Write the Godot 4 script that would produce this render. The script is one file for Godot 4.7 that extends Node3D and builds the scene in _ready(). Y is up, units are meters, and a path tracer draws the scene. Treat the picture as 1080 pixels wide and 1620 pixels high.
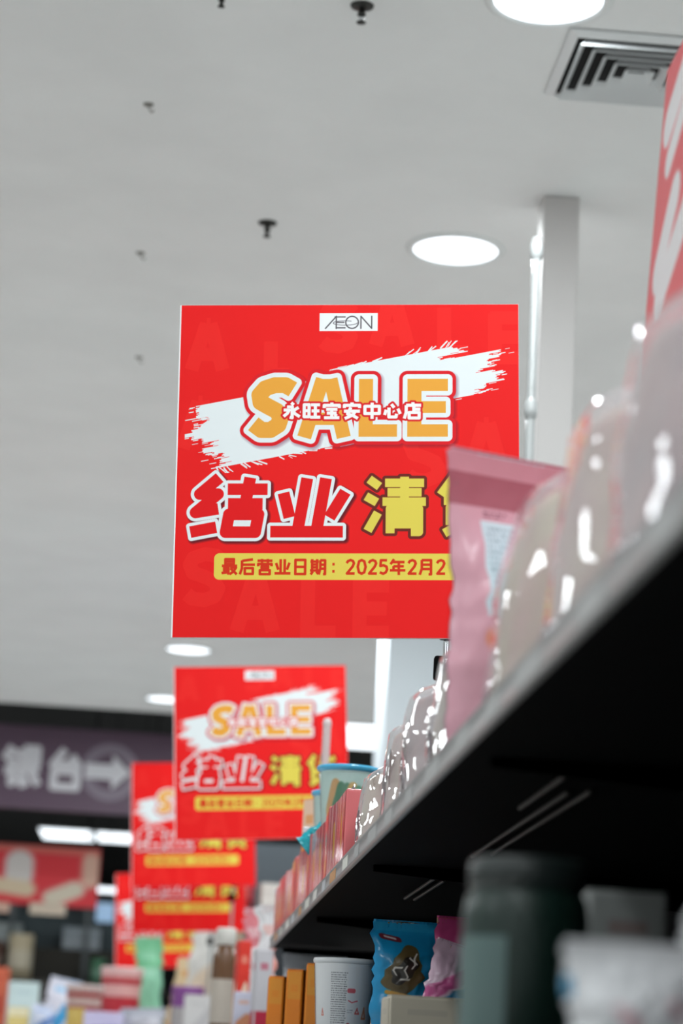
extends Node3D
# A supermarket aisle during a closing-down sale, seen from waist height along a shelf through a long lens.

const PHOTO_W := 1080.0
const PHOTO_H := 1620.0
const FOCAL_PX := 3825.0
const EYE := 1.0            # camera height
const CEIL := 2.87          # plaster ceiling height
const SHELF_X := 0.22       # front edge of the shelf unit
const UP_TOP := 1.262       # top of the upper shelf
const LOW_TOP := 1.0        # top of the lower shelf

var taken := {}
var mats := {}
var glyphs := {}
var rng := RandomNumberGenerator.new()
var wrinkle_tex: NoiseTexture2D


func _ready() -> void:
	rng.seed = 7
	make_camera()
	make_environment()
	make_materials()
	define_glyphs()
	make_lamps()
	make_room()
	make_ceiling_fittings()
	make_shelf_unit()
	make_signs()
	make_upper_goods()
	make_lower_goods()
	make_back_store()


# ---------------------------------------------------------------- camera, air, light
func make_camera() -> void:
	var cam := Camera3D.new()
	cam.name = "camera"
	add_child(cam)
	var lens := CameraAttributesPhysical.new()
	lens.frustum_focal_length = 12.0 / (PHOTO_H / 2.0 / FOCAL_PX)
	lens.frustum_focus_distance = 2.98
	lens.exposure_aperture = lens.frustum_focal_length / 15.5
	lens.frustum_near = 0.05
	lens.frustum_far = 120.0
	cam.attributes = lens
	# the aisle runs along -z; in camera axes it points a little left and well below the frame
	var ahead := Vector3(-300.0 / FOCAL_PX, -880.0 / FOCAL_PX, -1.0)
	var tilt := 0.055
	var up := Vector3(tilt, 1.0, ahead.x * tilt + ahead.y).normalized()
	ahead = ahead.normalized()
	var right := ahead.cross(up)
	# rows of world axes in camera space -> camera basis in world space
	cam.transform = Transform3D(Basis(Vector3(right.x, up.x, -ahead.x), Vector3(right.y, up.y, -ahead.y), Vector3(right.z, up.z, -ahead.z)), Vector3(0, EYE, 0))
	cam.current = true


func make_environment() -> void:
	var w := WorldEnvironment.new()
	w.name = "world_environment"
	var e := Environment.new()
	e.background_mode = Environment.BG_COLOR
	e.background_color = Color(0.02, 0.022, 0.025)
	e.tonemap_mode = Environment.TONE_MAPPER_LINEAR
	e.tonemap_exposure = 0.645
	e.sdfgi_enabled = true
	e.ssao_enabled = true
	e.ssil_enabled = true
	w.environment = e
	add_child(w)


func make_lamps() -> void:
	var ring := mat("lamp_trim", Color(0.86, 0.87, 0.87), 0.4)
	var glow := StandardMaterial3D.new()
	glow.resource_name = "lamp_glow"
	glow.albedo_color = Color(0.95, 0.97, 1.0)
	glow.emission_enabled = true
	glow.emission = Color(0.94, 0.975, 1.0)
	glow.emission_energy_multiplier = 3.2
	mats["lamp_glow"] = glow
	# recessed downlights: the row above the shelf, an added unseen row over the aisle
	var spots := []
	for k in 9:
		var which := "round downlight in the row above the shelf unit"
		if k == 4:
			which = "large round downlight beside the square ceiling vent"
		elif k == 5:
			which = "round downlight just above the front sale sign"
		spots.append([0.565, 1.45 - 1.34 * k, which, "downlights above the shelf" if k < 4 or k > 5 else ""])
	for k in 4:  # out of view, added to brighten the goods and the front sign
		spots.append([-0.75, 2.79 - 1.34 * k, "added unseen downlight over the middle of the aisle", "added downlights over the aisle"])
	spots.append([0.034, -10.92, "downlight above the magenta-edged sale sign", ""])
	spots.append([-0.061, -12.48, "last downlight before the edge of the plaster ceiling", ""])
	for s in spots:
		var t = thing("ceiling_downlight", s[2], "light", Vector3(s[0], CEIL, s[1]), 0.0, s[3])
		part(t, "trim_ring", lathe([[0.096, -0.001], [0.098, -0.007], [0.104, -0.009], [0.112, -0.006], [0.115, 0.0]], 40), ring)
		part(t, "diffuser", lathe([[0.0001, -0.004], [0.05, -0.0045], [0.097, -0.003]], 40), glow)
		var l := AreaLight3D.new()
		l.name = "downlight_beam"
		l.area_size = Vector2(0.17, 0.17)
		l.light_energy = LAMP_E if s[0] > -0.5 else AISLE_E
		l.light_color = Color(0.95, 0.98, 0.988)
		l.area_range = 40.0
		l.shadow_enabled = true
		l.rotation_degrees.x = -90
		l.position = Vector3(0, -0.012, 0)
		t.add_child(l, true)

const LAMP_E := 2.5
const AISLE_E := 1.3


# ---------------------------------------------------------------- helpers: nodes
func numbered(called: String) -> String:
	var n: int = taken.get(called, 0)
	taken[called] = n + 1
	return called if n == 0 else "%s_%03d" % [called, n]


func thing(called: String, label: String, category: String, where: Vector3, turn := 0.0, group := "") -> Node3D:
	var o := Node3D.new()
	o.name = numbered(called)
	add_child(o)
	o.position = where
	o.rotation.y = turn
	o.set_meta("label", label)
	o.set_meta("category", category)
	if group != "":
		o.set_meta("group", group)
	return o


func part(parent: Node, called: String, mesh: Mesh, material: Material, at := Vector3.ZERO, rot := Vector3.ZERO) -> MeshInstance3D:
	var o := MeshInstance3D.new()
	o.name = called
	o.mesh = mesh
	o.material_override = material
	o.position = at
	o.rotation = rot
	parent.add_child(o, true)
	return o


func structure(called: String, mesh: Mesh, material: Material, at := Vector3.ZERO) -> MeshInstance3D:
	var o := part(self, called, mesh, material, at)
	o.set_meta("kind", "structure")
	return o


# ---------------------------------------------------------------- helpers: materials
func mat(called: String, c: Color, rough := 0.6, metal := 0.0) -> StandardMaterial3D:
	if mats.has(called):
		return mats[called]
	var m := StandardMaterial3D.new()
	m.resource_name = called
	m.albedo_color = c
	m.roughness = rough
	m.metallic = metal
	mats[called] = m
	return m


func plain(c: Color, rough := 0.5) -> StandardMaterial3D:
	return mat("paint_%s_%d" % [c.to_html(false), int(rough * 100)], c, rough)


func printed(called: String, img: Image, rough := 0.4) -> StandardMaterial3D:
	var m := mat(called, Color.WHITE, rough)
	m.albedo_texture = ImageTexture.create_from_image(img)
	m.texture_repeat = false
	return m


func wrinkled(m: StandardMaterial3D, strength: float, scale: float) -> StandardMaterial3D:
	m.normal_enabled = true
	m.normal_texture = wrinkle_tex
	m.normal_scale = strength
	m.uv1_triplanar = m.albedo_texture == null
	m.uv1_scale = Vector3.ONE * scale
	return m


func make_materials() -> void:
	var n := FastNoiseLite.new()
	n.seed = 11
	n.noise_type = FastNoiseLite.TYPE_SIMPLEX
	n.frequency = 0.012
	n.fractal_octaves = 3
	wrinkle_tex = NoiseTexture2D.new()
	wrinkle_tex.width = 256
	wrinkle_tex.height = 256
	wrinkle_tex.seamless = true
	wrinkle_tex.as_normal_map = true
	wrinkle_tex.bump_strength = 10.0
	wrinkle_tex.noise = n
	# plaster: nearly even, faint broad mottling from rolled paint
	var p := mat("plaster", Color(0.90, 0.905, 0.905), 0.85)
	p.albedo_texture = mottle(5, 0.02, Color(0.97, 0.97, 0.97), Color(1, 1, 1))
	p.uv1_triplanar = true
	p.uv1_world_triplanar = true
	p.uv1_scale = Vector3.ONE * 0.5
	mat("black_ceiling", Color(0.035, 0.04, 0.045), 0.9)
	var f := mat("floor_tile", Color(0.91, 0.90, 0.89), 0.3)
	f.albedo_texture = mottle(9, 0.03, Color(0.9, 0.9, 0.89), Color(1, 1, 1))
	f.uv1_triplanar = true
	f.uv1_world_triplanar = true
	f.uv1_scale = Vector3.ONE * 0.8
	mat("black_steel", Color(0.05, 0.051, 0.054), 0.75).metallic_specular = 0.12
	mat("chrome", Color(0.86, 0.87, 0.88), 0.12, 1.0)
	mat("foam_board", Color(0.93, 0.94, 0.95), 0.6)
	mat("grey_plastic", Color(0.60, 0.60, 0.60), 0.35)
	var film := mat("clear_film", Color(0.93, 0.92, 0.95, 0.20), 0.04)
	film.transparency = BaseMaterial3D.TRANSPARENCY_ALPHA
	wrinkled(film, 0.4, 2.2)
	var cloudy := mat("milky_film", Color(0.91, 0.90, 0.93, 0.30), 0.05)
	cloudy.transparency = BaseMaterial3D.TRANSPARENCY_ALPHA
	wrinkled(cloudy, 0.35, 2.2)
	var acr := mat("clear_acrylic", Color(0.96, 0.98, 1.0, 0.08), 0.03)
	acr.transparency = BaseMaterial3D.TRANSPARENCY_ALPHA


func mottle(sd: int, freq: float, a: Color, b: Color) -> NoiseTexture2D:
	var n := FastNoiseLite.new()
	n.seed = sd
	n.frequency = freq
	n.fractal_octaves = 4
	var t := NoiseTexture2D.new()
	t.width = 256
	t.height = 256
	t.seamless = true
	t.noise = n
	var g := Gradient.new()
	g.set_color(0, a)
	g.set_color(1, b)
	t.color_ramp = g
	return t


# ---------------------------------------------------------------- helpers: meshes
func slab(size: Vector3) -> BoxMesh:
	var b := BoxMesh.new()
	b.size = size
	return b


var box_cache := {}

func rbox(size: Vector3, r := 0.004) -> ArrayMesh:
	var key := "%s_%f" % [size, r]
	if box_cache.has(key):
		return box_cache[key]
	var h := size / 2.0
	r = minf(r, minf(h.x, minf(h.y, h.z)) * 0.98)
	var st := SurfaceTool.new()
	st.begin(Mesh.PRIMITIVE_TRIANGLES)
	var base := 0
	for f in 6:
		var ax := f % 3
		var sgn := 1.0 if f < 3 else -1.0
		var u := (ax + 1) % 3
		var v := (ax + 2) % 3
		var cu := [-h[u], -h[u] + r, h[u] - r, h[u]]
		var cv := [-h[v], -h[v] + r, h[v] - r, h[v]]
		for j in 4:
			for i in 4:
				var p := Vector3.ZERO
				p[ax] = h[ax] * sgn
				p[u] = cu[i]
				p[v] = cv[j]
				var inner := Vector3(clampf(p.x, -h.x + r, h.x - r), clampf(p.y, -h.y + r, h.y - r), clampf(p.z, -h.z + r, h.z - r))
				var d := (p - inner).normalized()
				st.set_normal(d)
				st.set_uv(Vector2((cu[i] / h[u] + 1) / 2, (1 - cv[j] / h[v]) / 2))
				st.add_vertex(inner + d * r)
		for j in 3:
			for i in 3:
				var a := base + j * 4 + i
				var q := [a, a + 1, a + 5, a + 4] if sgn < 0 else [a, a + 4, a + 5, a + 1]
				for k in [0, 1, 2, 0, 2, 3]:
					st.add_index(q[k])
		base += 16
	box_cache[key] = st.commit()
	return box_cache[key]


func grid(pts: Array, uvs: Array, close_u := false) -> ArrayMesh:
	# pts: rows of Vector3 rows; smooth normals
	var st := SurfaceTool.new()
	st.begin(Mesh.PRIMITIVE_TRIANGLES)
	st.set_smooth_group(0)
	var rows := pts.size()
	var cols: int = pts[0].size()
	for j in rows:
		for i in cols:
			st.set_uv(uvs[j][i])
			st.add_vertex(pts[j][i])
	for j in rows - 1:
		for i in cols - 1:
			var a := j * cols + i
			for k in [a, a + 1, a + cols + 1, a, a + cols + 1, a + cols]:
				st.add_index(k)
	st.generate_normals()
	return st.commit()


func lathe(profile: Array, seg := 32) -> ArrayMesh:
	var pts := []
	var uvs := []
	var n := profile.size()
	var run := [0.0]
	for j in range(1, n):
		run.append(run[-1] + Vector2(profile[j][0] - profile[j - 1][0], profile[j][1] - profile[j - 1][1]).length() * (0.02 if profile[j - 1][0] < 0.001 else 1.0))
	for j in n:
		var row := []
		var ur := []
		for i in seg + 1:
			var a := TAU * i / seg
			row.append(Vector3(profile[j][0] * cos(a), profile[j][1], profile[j][0] * sin(a)))
			ur.append(Vector2(1.0 - float(i) / seg, 1.0 - run[j] / run[-1]))
		pts.append(row)
		uvs.append(ur)
	return grid(pts, uvs)


func tube(path: Array, r: float, seg := 10) -> ArrayMesh:
	var pts := []
	var uvs := []
	for j in path.size():
		var d: Vector3 = (path[mini(j + 1, path.size() - 1)] - path[maxi(j - 1, 0)]).normalized()
		var s := d.cross(Vector3.UP if absf(d.y) < 0.9 else Vector3.RIGHT).normalized()
		var t := s.cross(d)
		var row := []
		var ur := []
		for i in seg + 1:
			var a := TAU * i / seg
			row.append(path[j] + (s * cos(a) + t * sin(a)) * r)
			ur.append(Vector2(float(i) / seg, float(j)))
		pts.append(row)
		uvs.append(ur)
	return grid(pts, uvs)


func arc_band(r: float, y0: float, y1: float, a0: float, a1: float) -> ArrayMesh:
	var pts := []
	var uvs := []
	for y in [y0, y1]:
		var row := []
		var ur := []
		for i in 21:
			var a := lerpf(a0, a1, i / 20.0)
			row.append(Vector3(cos(a) * r, y, sin(a) * r))
			ur.append(Vector2(1.0 - i / 20.0, 0.0 if y == y1 else 1.0))
		pts.append(row)
		uvs.append(ur)
	return grid(pts, uvs)


func pillow(w: float, h: float, t: float, sd: int, crumple := 0.004, stand := 0.0, rough := 14.0, waist := 0.07, taper := 0.45) -> ArrayMesh:
	# a sealed bag: front and back skins that meet at the edges; origin at the base centre; stand > 0 widens the foot
	var n := FastNoiseLite.new()
	n.seed = sd
	n.frequency = rough
	n.fractal_octaves = 3
	var nu := 22
	var nv := 26
	var pts := []
	var uvs := []
	for j in nv + 1:
		var v := float(j) / nv
		var seal := smoothstep(0.0, 0.16, v - 0.05) * smoothstep(0.0, 0.2, 0.95 - v)
		if stand > 0.0:
			seal = lerpf(smoothstep(-0.02, 0.05, v) * stand, 1.0, smoothstep(0.05, 0.4, v)) * smoothstep(0.0, taper, 0.97 - v)
		var row := []
		var ur := []
		for i in nu * 2 + 1:
			var around := float(i) / nu
			var u := around if around <= 1.0 else 2.0 - around
			var side := 1.0 if around <= 1.0 else -1.0
			var swell := pow(maxf(sin(PI * u), 0.0), 0.36 if stand > 0.92 else 0.6) * seal
			var x := (u - 0.5) * w * (1.0 - waist * seal)
			var wob := n.get_noise_3d(u * w * 10.0, v * h * 10.0, side * 3.0)
			var z := side * (0.0008 + t * 0.5 * swell) + wob * crumple * (0.35 + swell)
			row.append(Vector3(x + n.get_noise_2d(v * 3.0, 7.0) * crumple * 1.5, v * h, z))
			ur.append(Vector2(u, 1.0 - v) if side > 0 else Vector2(1.0 - u, 1.0 - v))
		pts.append(row)
		uvs.append(ur)
	return grid(pts, uvs)


func crimp(w: float, h: float) -> ArrayMesh:
	# a corrugated heat seal
	var pts := []
	var uvs := []
	for j in 3:
		var row := []
		var ur := []
		for i in 41:
			row.append(Vector3((i / 40.0 - 0.5) * w, h * j / 2.0, 0.0007 * (1 if i % 2 else -1)))
			ur.append(Vector2(i / 40.0, 1.0 - j / 2.0))
		pts.append(row)
		uvs.append(ur)
	return grid(pts, uvs)


func quad(w: float, h: float) -> QuadMesh:
	var q := QuadMesh.new()
	q.size = Vector2(w, h)
	return q


# ---------------------------------------------------------------- helpers: print, drawn with strokes
func define_glyphs() -> void:
	# each glyph in a box of 100 by 100, y down; strokes are polylines
	var g := {
		"永": "48,3 62,15|26,27 54,27 54,90 41,87|8,45 38,45 28,64 8,82|88,30 60,48|57,48 70,67 95,84",
		"旺": "10,14 36,14 36,84 10,84 10,14|10,49 36,49|46,15 95,15|50,50 92,50|43,87 97,87|70,15 70,87",
		"宝": "50,2 50,14|9,34 9,18 91,18 91,34|20,41 80,41|24,63 76,63|9,90 91,90|50,41 50,90|66,70 77,80",
		"安": "50,2 50,14|9,34 9,18 91,18 91,34|44,30 27,68 55,77 82,94|70,48 56,74 12,95|7,52 93,52",
		"中": "11,24 89,24 89,66 11,66 11,24|50,3 50,97",
		"心": "17,44 9,74|32,32 32,86 70,86 73,68|45,12 60,32|80,38 93,68",
		"店": "52,1 52,12|16,18 96,18|16,18 16,60 6,95|57,26 57,58|57,41 92,41|32,60 86,60 86,92 32,92 32,60",
		"结": "32,3 10,30 34,30 9,60 38,54|7,92 40,84|46,22 99,22|73,3 73,46|50,46 96,46|54,63 93,63 93,92 54,92 54,63",
		"业": "38,4 38,88|63,4 63,88|10,28 24,68|92,26 77,68|2,91 98,91",
		"清": "8,7 24,19|3,36 20,46|6,94 22,64|34,13 96,13|38,29 92,29|30,45 99,45|65,3 65,45|42,98 42,57 88,57 88,96 76,96|42,70 88,70|42,83 88,83",
		"货": "28,3 7,33|19,20 19,50|92,11 42,33|54,3 54,43 90,43 92,32|22,84 22,55 80,55 80,84|51,62 51,76 13,98|60,83 90,98",
		"最": "24,4 76,4 76,34 24,34 24,4|24,19 76,19|4,45 96,45|18,45 18,88|44,45 44,99|18,59 44,59|18,73 44,73|3,90 50,84|55,56 90,56 76,80 52,97|58,62 95,97",
		"后": "84,5 20,14|18,12 18,60 6,97|18,38 97,38|36,59 85,59 85,95 36,95 36,59",
		"营": "5,13 95,13|32,3 32,24|68,3 68,24|9,47 9,33 91,33 91,47|30,46 70,46 70,60 30,60 30,46|20,72 80,72 80,96 20,96 20,72",
		"日": "20,8 80,8 80,95 20,95 20,8|20,51 80,51",
		"期": "4,18 54,18|14,4 14,72|44,4 44,72|14,36 44,36|14,54 44,54|2,73 56,73|18,80 6,97|40,80 52,94|64,10 93,10 93,95 82,95|64,10 64,60 55,97|64,37 93,37|64,62 93,62",
		"：": "30,34 42,34|30,78 42,78",
		"2": "10,26 18,14 34,8 48,14 54,28 46,48 12,91 58,91",
		"0": "34,8 18,16 10,50 18,84 34,92 50,84 58,50 50,16 34,8",
		"5": "52,9 16,9 13,44 32,40 50,48 54,66 46,84 30,92 10,84",
		"年": "28,3 8,33|22,20 92,20|26,46 88,46|26,46 26,70|4,71 97,71|58,20 58,99",
		"月": "24,8 80,8 80,95 66,95|24,8 24,60 12,97|24,36 80,36|24,63 80,63",
		"银": "24,3 5,36|20,20 46,20|12,42 44,42|6,63 46,63|26,42 26,93 45,82|55,7 91,7 91,45 55,45|55,26 91,26|55,7 55,95 73,85|66,48 98,95|95,53 79,66",
		"台": "46,3 16,41 82,37|64,18 90,50|20,57 81,57 81,95 20,95 20,57",
		"S": "64,22 56,13 36,10 16,17 10,29 16,43 36,50 52,57 60,70 54,84 36,91 16,88 6,80",
		"A": "4,100 32,4|66,100 40,4|32,6 40,6|18,68 54,68",
		"L": "14,0 14,100|4,91 62,91",
		"E": "14,0 14,100|4,9 64,9|14,49 60,49|4,91 64,91",
		"→": "4,50 70,50|52,18 94,50 52,82|60,34 60,66|74,50 86,50",
	}
	for k in g:
		var lines := []
		for s in g[k].split("|"):
			var pl := []
			for xy in s.split(" "):
				var c = xy.split(",")
				pl.append(Vector2(float(c[0]), float(c[1])))
			lines.append(pl)
		glyphs[k] = lines


func field(r: Rect2i) -> Dictionary:
	var d := PackedFloat32Array()
	d.resize(r.size.x * r.size.y)
	d.fill(999.0)
	return {"r": r, "d": d}


func seg(fl: Dictionary, a: Vector2, b: Vector2, hw: float, reach: float, round_a: bool, round_b: bool) -> void:
	# distance to a bar of half-width hw from a to b
	var r: Rect2i = fl.r
	var d: PackedFloat32Array = fl.d
	var m := hw + reach + 2.0
	var x0 := maxi(int(minf(a.x, b.x) - m), r.position.x)
	var x1 := mini(int(maxf(a.x, b.x) + m) + 1, r.end.x)
	var y0 := maxi(int(minf(a.y, b.y) - m), r.position.y)
	var y1 := mini(int(maxf(a.y, b.y) + m) + 1, r.end.y)
	var len := a.distance_to(b)
	var dir := (b - a) / maxf(len, 0.001)
	for y in range(y0, y1):
		var row := (y - r.position.y) * r.size.x - r.position.x
		for x in range(x0, x1):
			var px := x + 0.5 - a.x
			var py := y + 0.5 - a.y
			var t := px * dir.x + py * dir.y
			var s := absf(px * dir.y - py * dir.x)
			var v: float
			var over := -t if t < 0.0 else t - len
			if over <= 0.0:
				v = s - hw
			elif (round_a if t < 0.0 else round_b):
				v = sqrt(over * over + s * s) - hw
			else:
				var q := maxf(s - hw, 0.0)
				v = sqrt(over * over + q * q)
			if v < d[row + x]:
				d[row + x] = v
	fl.d = d


func write(fl: Dictionary, text: String, at: Vector2, size: Vector2, pitch: float, hw: float, reach: float, skew := 0.0, widths := {}) -> void:
	var x := at.x
	for ch in text:
		for pl in glyphs.get(ch, []):
			for i in pl.size() - 1:
				var a: Vector2 = pl[i] / 100.0
				var b: Vector2 = pl[i + 1] / 100.0
				var closed: bool = pl[0] == pl[-1]
				seg(fl, Vector2(x + a.x * size.x + (0.5 - a.y) * skew, at.y + a.y * size.y), Vector2(x + b.x * size.x + (0.5 - b.y) * skew, at.y + b.y * size.y), hw, reach, i > 0 or closed, i < pl.size() - 2 or closed)
		x += widths.get(ch, pitch)


func ink(img: Image, fl: Dictionary, grow: float, c: Color, shift := Vector2i.ZERO, soft := 1.0) -> void:
	var r: Rect2i = fl.r
	var d: PackedFloat32Array = fl.d
	for y in r.size.y:
		for x in r.size.x:
			var v := d[y * r.size.x + x] - grow
			if v < soft * 0.5:
				var k := clampf(0.5 - v / soft, 0.0, 1.0) * c.a
				var p := Vector2i(r.position.x + x, r.position.y + y) + shift
				if p.x >= 0 and p.y >= 0 and p.x < img.get_width() and p.y < img.get_height():
					img.set_pixelv(p, img.get_pixelv(p).lerp(Color(c.r, c.g, c.b, 1.0), k))


func poster(size: int) -> Image:
	# the sale poster; u is measured on a board 535 wide and 522 high
	var img := Image.create(size, size, false, Image.FORMAT_RGB8)
	var k := size / 535.0
	var red := Color(0.92, 0.085, 0.09)
	img.fill(red)
	var white := Color(0.90, 0.925, 0.93)
	var o := Vector2(283, 485)
	# faint ghost letters in the red
	var ghost := [["A", 300, 512, 80], ["L", 420, 545, 60], ["S", 505, 480, 82], ["A", 590, 470, 82], ["L", 690, 490, 80], ["E", 770, 500, 80], ["S", 640, 690, 90], ["A", 735, 675, 90], ["S", 300, 880, 90], ["A", 380, 920, 90], ["L", 480, 930, 90], ["E", 560, 930, 90], ["A", 290, 640, 80]]
	for gq in ghost:
		var p := (Vector2(gq[1], gq[2]) - o) * k
		var fg := field(Rect2i(Vector2i(p) - Vector2i(20, 20), Vector2i(int(gq[3] * k) + 40, int(gq[3] * k) + 40)).intersection(Rect2i(0, 0, size, size)))
		write(fg, gq[0], p, Vector2(gq[3], gq[3]) * k, 0.0, 11.0 * k, 2.0)
		ink(img, fg, 0.0, Color(1.0, 0.27, 0.22, 0.26))
	# brush stroke: many dry streaks
	var fb := field(Rect2i(Vector2i((Vector2(296, 545) - o) * k), Vector2i(int(516 * k), int(215 * k))))
	var y := 588.0
	var jag_a := 0.0
	var jag_b := 0.0
	# loose flecks along the upper and lower edges of the stroke
	for i in 70:
		var q := rng.randf_range(430, 715) if i % 2 else rng.randf_range(345, 600)
		var e := (588.0 if q > 520 else 604.0) - rng.randf_range(-2.0, 2.5) if i % 2 else 713.0 - maxf(0.0, (q - 560) * 0.2) + rng.randf_range(-2.0, 2.5)
		var w := rng.randf_range(5, 16)
		seg(fb, (Vector2(q, e - (q - 545) * 0.195) - o) * k, (Vector2(q + w, e - (q + w - 545) * 0.25) - o) * k, rng.randf_range(0.5, 1.3) * k, 1.0, true, true)
	while y < 713.0:
		var a := 0.0
		var b := 0.0
		if y < 606: a = lerpf(530, 440, (y - 588) / 18.0)
		elif y < 625: a = 330
		elif y < 660: a = 308
		elif y < 690: a = 322
		else: a = 345
		if y < 600: b = lerpf(712, 735, (y - 588) / 12.0)
		elif y < 607: b = 708
		elif y < 642: b = 782
		elif y < 658: b = 800
		elif y < 672: b = 772
		else: b = lerpf(735, 560, (y - 672) / 41.0)
		if rng.randf() < 0.3:
			jag_a = rng.randf_range(-16, 30)
		if rng.randf() < 0.3:
			jag_b = rng.randf_range(-30, 12)
		a += jag_a + rng.randf_range(-4, 4)
		b += jag_b + rng.randf_range(-4, 4)
		seg(fb, (Vector2(a, y - (a - 545) * 0.195) - o) * k, (Vector2(b, y - (b - 545) * 0.195) - o) * k, 0.85 * k, 1.0, false, true)
		for e in 2:
			if rng.randf() < 0.3:
				var q := (a - rng.randf_range(6, 22)) if e == 0 else (b + rng.randf_range(4, 14))
				var w := rng.randf_range(4, 12)
				seg(fb, (Vector2(q, y - (q - 545) * 0.195) - o) * k, (Vector2(q + w, y - (q + w - 545) * 0.195) - o) * k, rng.randf_range(0.4, 0.9) * k, 1.0, true, true)
		y += 1.15
	ink(img, fb, 0.0, white)
	# SALE
	var fs := field(Rect2i(Vector2i((Vector2(372, 580) - o) * k), Vector2i(int(365 * k), int(150 * k))))
	var letters := [
		[[Vector2(464, 624), Vector2(452, 617), Vector2(436, 617), Vector2(421, 622), Vector2(412, 633), Vector2(414, 645), Vector2(426, 652), Vector2(439, 659), Vector2(446, 669), Vector2(442, 682), Vector2(430, 690), Vector2(416, 690), Vector2(403, 680)], 13.0],
		[[Vector2(483, 702), Vector2(511, 607)], 11.0], [[Vector2(545, 702), Vector2(523, 607)], 11.0], [[Vector2(494, 672), Vector2(538, 672)], 10.0], [[Vector2(508, 616), Vector2(528, 616)], 9.0],
		[[Vector2(579, 607), Vector2(579, 701)], 11.0], [[Vector2(570, 691), Vector2(628, 691)], 10.0],
		[[Vector2(655, 607), Vector2(655, 701)], 11.0], [[Vector2(646, 617), Vector2(707, 617)], 10.0], [[Vector2(650, 653), Vector2(704, 653)], 9.5], [[Vector2(646, 691), Vector2(707, 691)], 10.0],
	]
	for l in letters:
		for i in l[0].size() - 1:
			seg(fs, (l[0][i] - o) * k, (l[0][i + 1] - o) * k, l[1] * k, 16.0 * k, i > 0, i < l[0].size() - 2)
	ink(img, fs, 13.5 * k, Color(0.35, 0.08, 0.22, 0.4), Vector2i(int(3.0 * k), int(3.5 * k)), 6.0 * k)
	ink(img, fs, 13.0 * k, Color(0.86, 0.09, 0.13))
	ink(img, fs, 7.5 * k, white)
	ink(img, fs, 0.0, Color(0.92, 0.645, 0.24))
	# branch name
	var fn := field(Rect2i(Vector2i((Vector2(436, 632) - o) * k), Vector2i(int(244 * k), int(54 * k))))
	write(fn, "永旺宝安中心店", (Vector2(448, 645) - o) * k, Vector2(29, 28) * k, 31.6 * k, 2.4 * k, 5.0 * k)
	ink(img, fn, 3.2 * k, Color(0.85, 0.12, 0.14))
	ink(img, fn, 0.2 * k, Color(0.96, 0.95, 0.95))
	# closing-down
	var fj := field(Rect2i(Vector2i((Vector2(284, 738) - o) * k), Vector2i(int(292 * k), int(150 * k))))
	write(fj, "结业", (Vector2(307, 764) - o) * k, Vector2(117, 98) * k, 130.0 * k, 9.2 * k, 9.0 * k, 16.0 * k)
	ink(img, fj, 6.5 * k, Color(0.25, 0.06, 0.12, 0.75), Vector2i(int(3.0 * k), int(3.0 * k)), 4.0 * k)
	ink(img, fj, 5.2 * k, white)
	ink(img, fj, 0.0, Color(0.89, 0.06, 0.08))
	# clearance
	var fq := field(Rect2i(Vector2i((Vector2(560, 742) - o) * k), Vector2i(int(250 * k), int(140 * k))))
	write(fq, "清货", (Vector2(578, 763) - o) * k, Vector2(96, 94) * k, 112.0 * k, 6.4 * k, 8.0 * k)
	ink(img, fq, 5.0 * k, Color(0.42, 0.13, 0.10))
	ink(img, fq, 0.6 * k, Color(0.885, 0.81, 0.33))
	# date bar
	var fd := field(Rect2i(Vector2i((Vector2(336, 878) - o) * k), Vector2i(int(424 * k), int(62 * k))))
	seg(fd, (Vector2(355, 908.5) - o) * k, (Vector2(738, 908.5) - o) * k, 12.5 * k, 12.0 * k, false, false)
	ink(img, fd, 8.5 * k, Color(0.90, 0.815, 0.33))
	var ft := field(fd.r)
	write(ft, "最后营业日期：2025年2月2", (Vector2(358, 896) - o) * k, Vector2(25.2, 25.5) * k, 27.4 * k, 1.8 * k, 2.0 * k, 0.0, {"2": 17.0 * k, "0": 17.2 * k, "5": 17.0 * k, "：": 27.0 * k, "年": 27.0 * k, "月": 27.0 * k})
	ink(img, ft, 0.2 * k, Color(0.84, 0.19, 0.06))
	# maker's plate with thin grey letters and an orbit
	img.fill_rect(Rect2i(Vector2i((Vector2(505, 499) - o) * k), Vector2i(int(92 * k), int(30 * k))), Color(0.93, 0.94, 0.95))
	var fa := field(Rect2i(Vector2i((Vector2(505, 499) - o) * k), Vector2i(int(92 * k), int(30 * k))))
	for s in [[514, 524, 531, 504], [531, 504, 531, 524], [529, 505, 545, 505], [531, 514, 543, 514], [531, 523, 545, 523], [570, 524, 570, 504], [570, 504, 587, 524], [587, 524, 587, 504]]:
		seg(fa, (Vector2(s[0], s[1]) - o) * k, (Vector2(s[2], s[3]) - o) * k, 1.0 * k, 1.0, true, true)
	for i in 24:
		var t0 := TAU * i / 24
		var t1 := TAU * (i + 1) / 24
		seg(fa, (Vector2(556 + 10 * cos(t0), 514 + 10 * sin(t0)) - o) * k, (Vector2(556 + 10 * cos(t1), 514 + 10 * sin(t1)) - o) * k, 1.0 * k, 1.0, true, true)
		if i < 20:
			seg(fa, (Vector2(545 + 19 * cos(t0), 515 + 3.6 * sin(t0)) - o) * k, (Vector2(545 + 19 * cos(t1), 515 + 3.6 * sin(t1)) - o) * k, 0.5 * k, 1.0, true, true)
	ink(img, fa, 0.0, Color(0.36, 0.34, 0.36))
	# white trim showing at the left cut
	img.fill_rect(Rect2i(0, 0, int(2.2 * k), size), Color(0.95, 0.95, 0.95))
	return img


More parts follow.
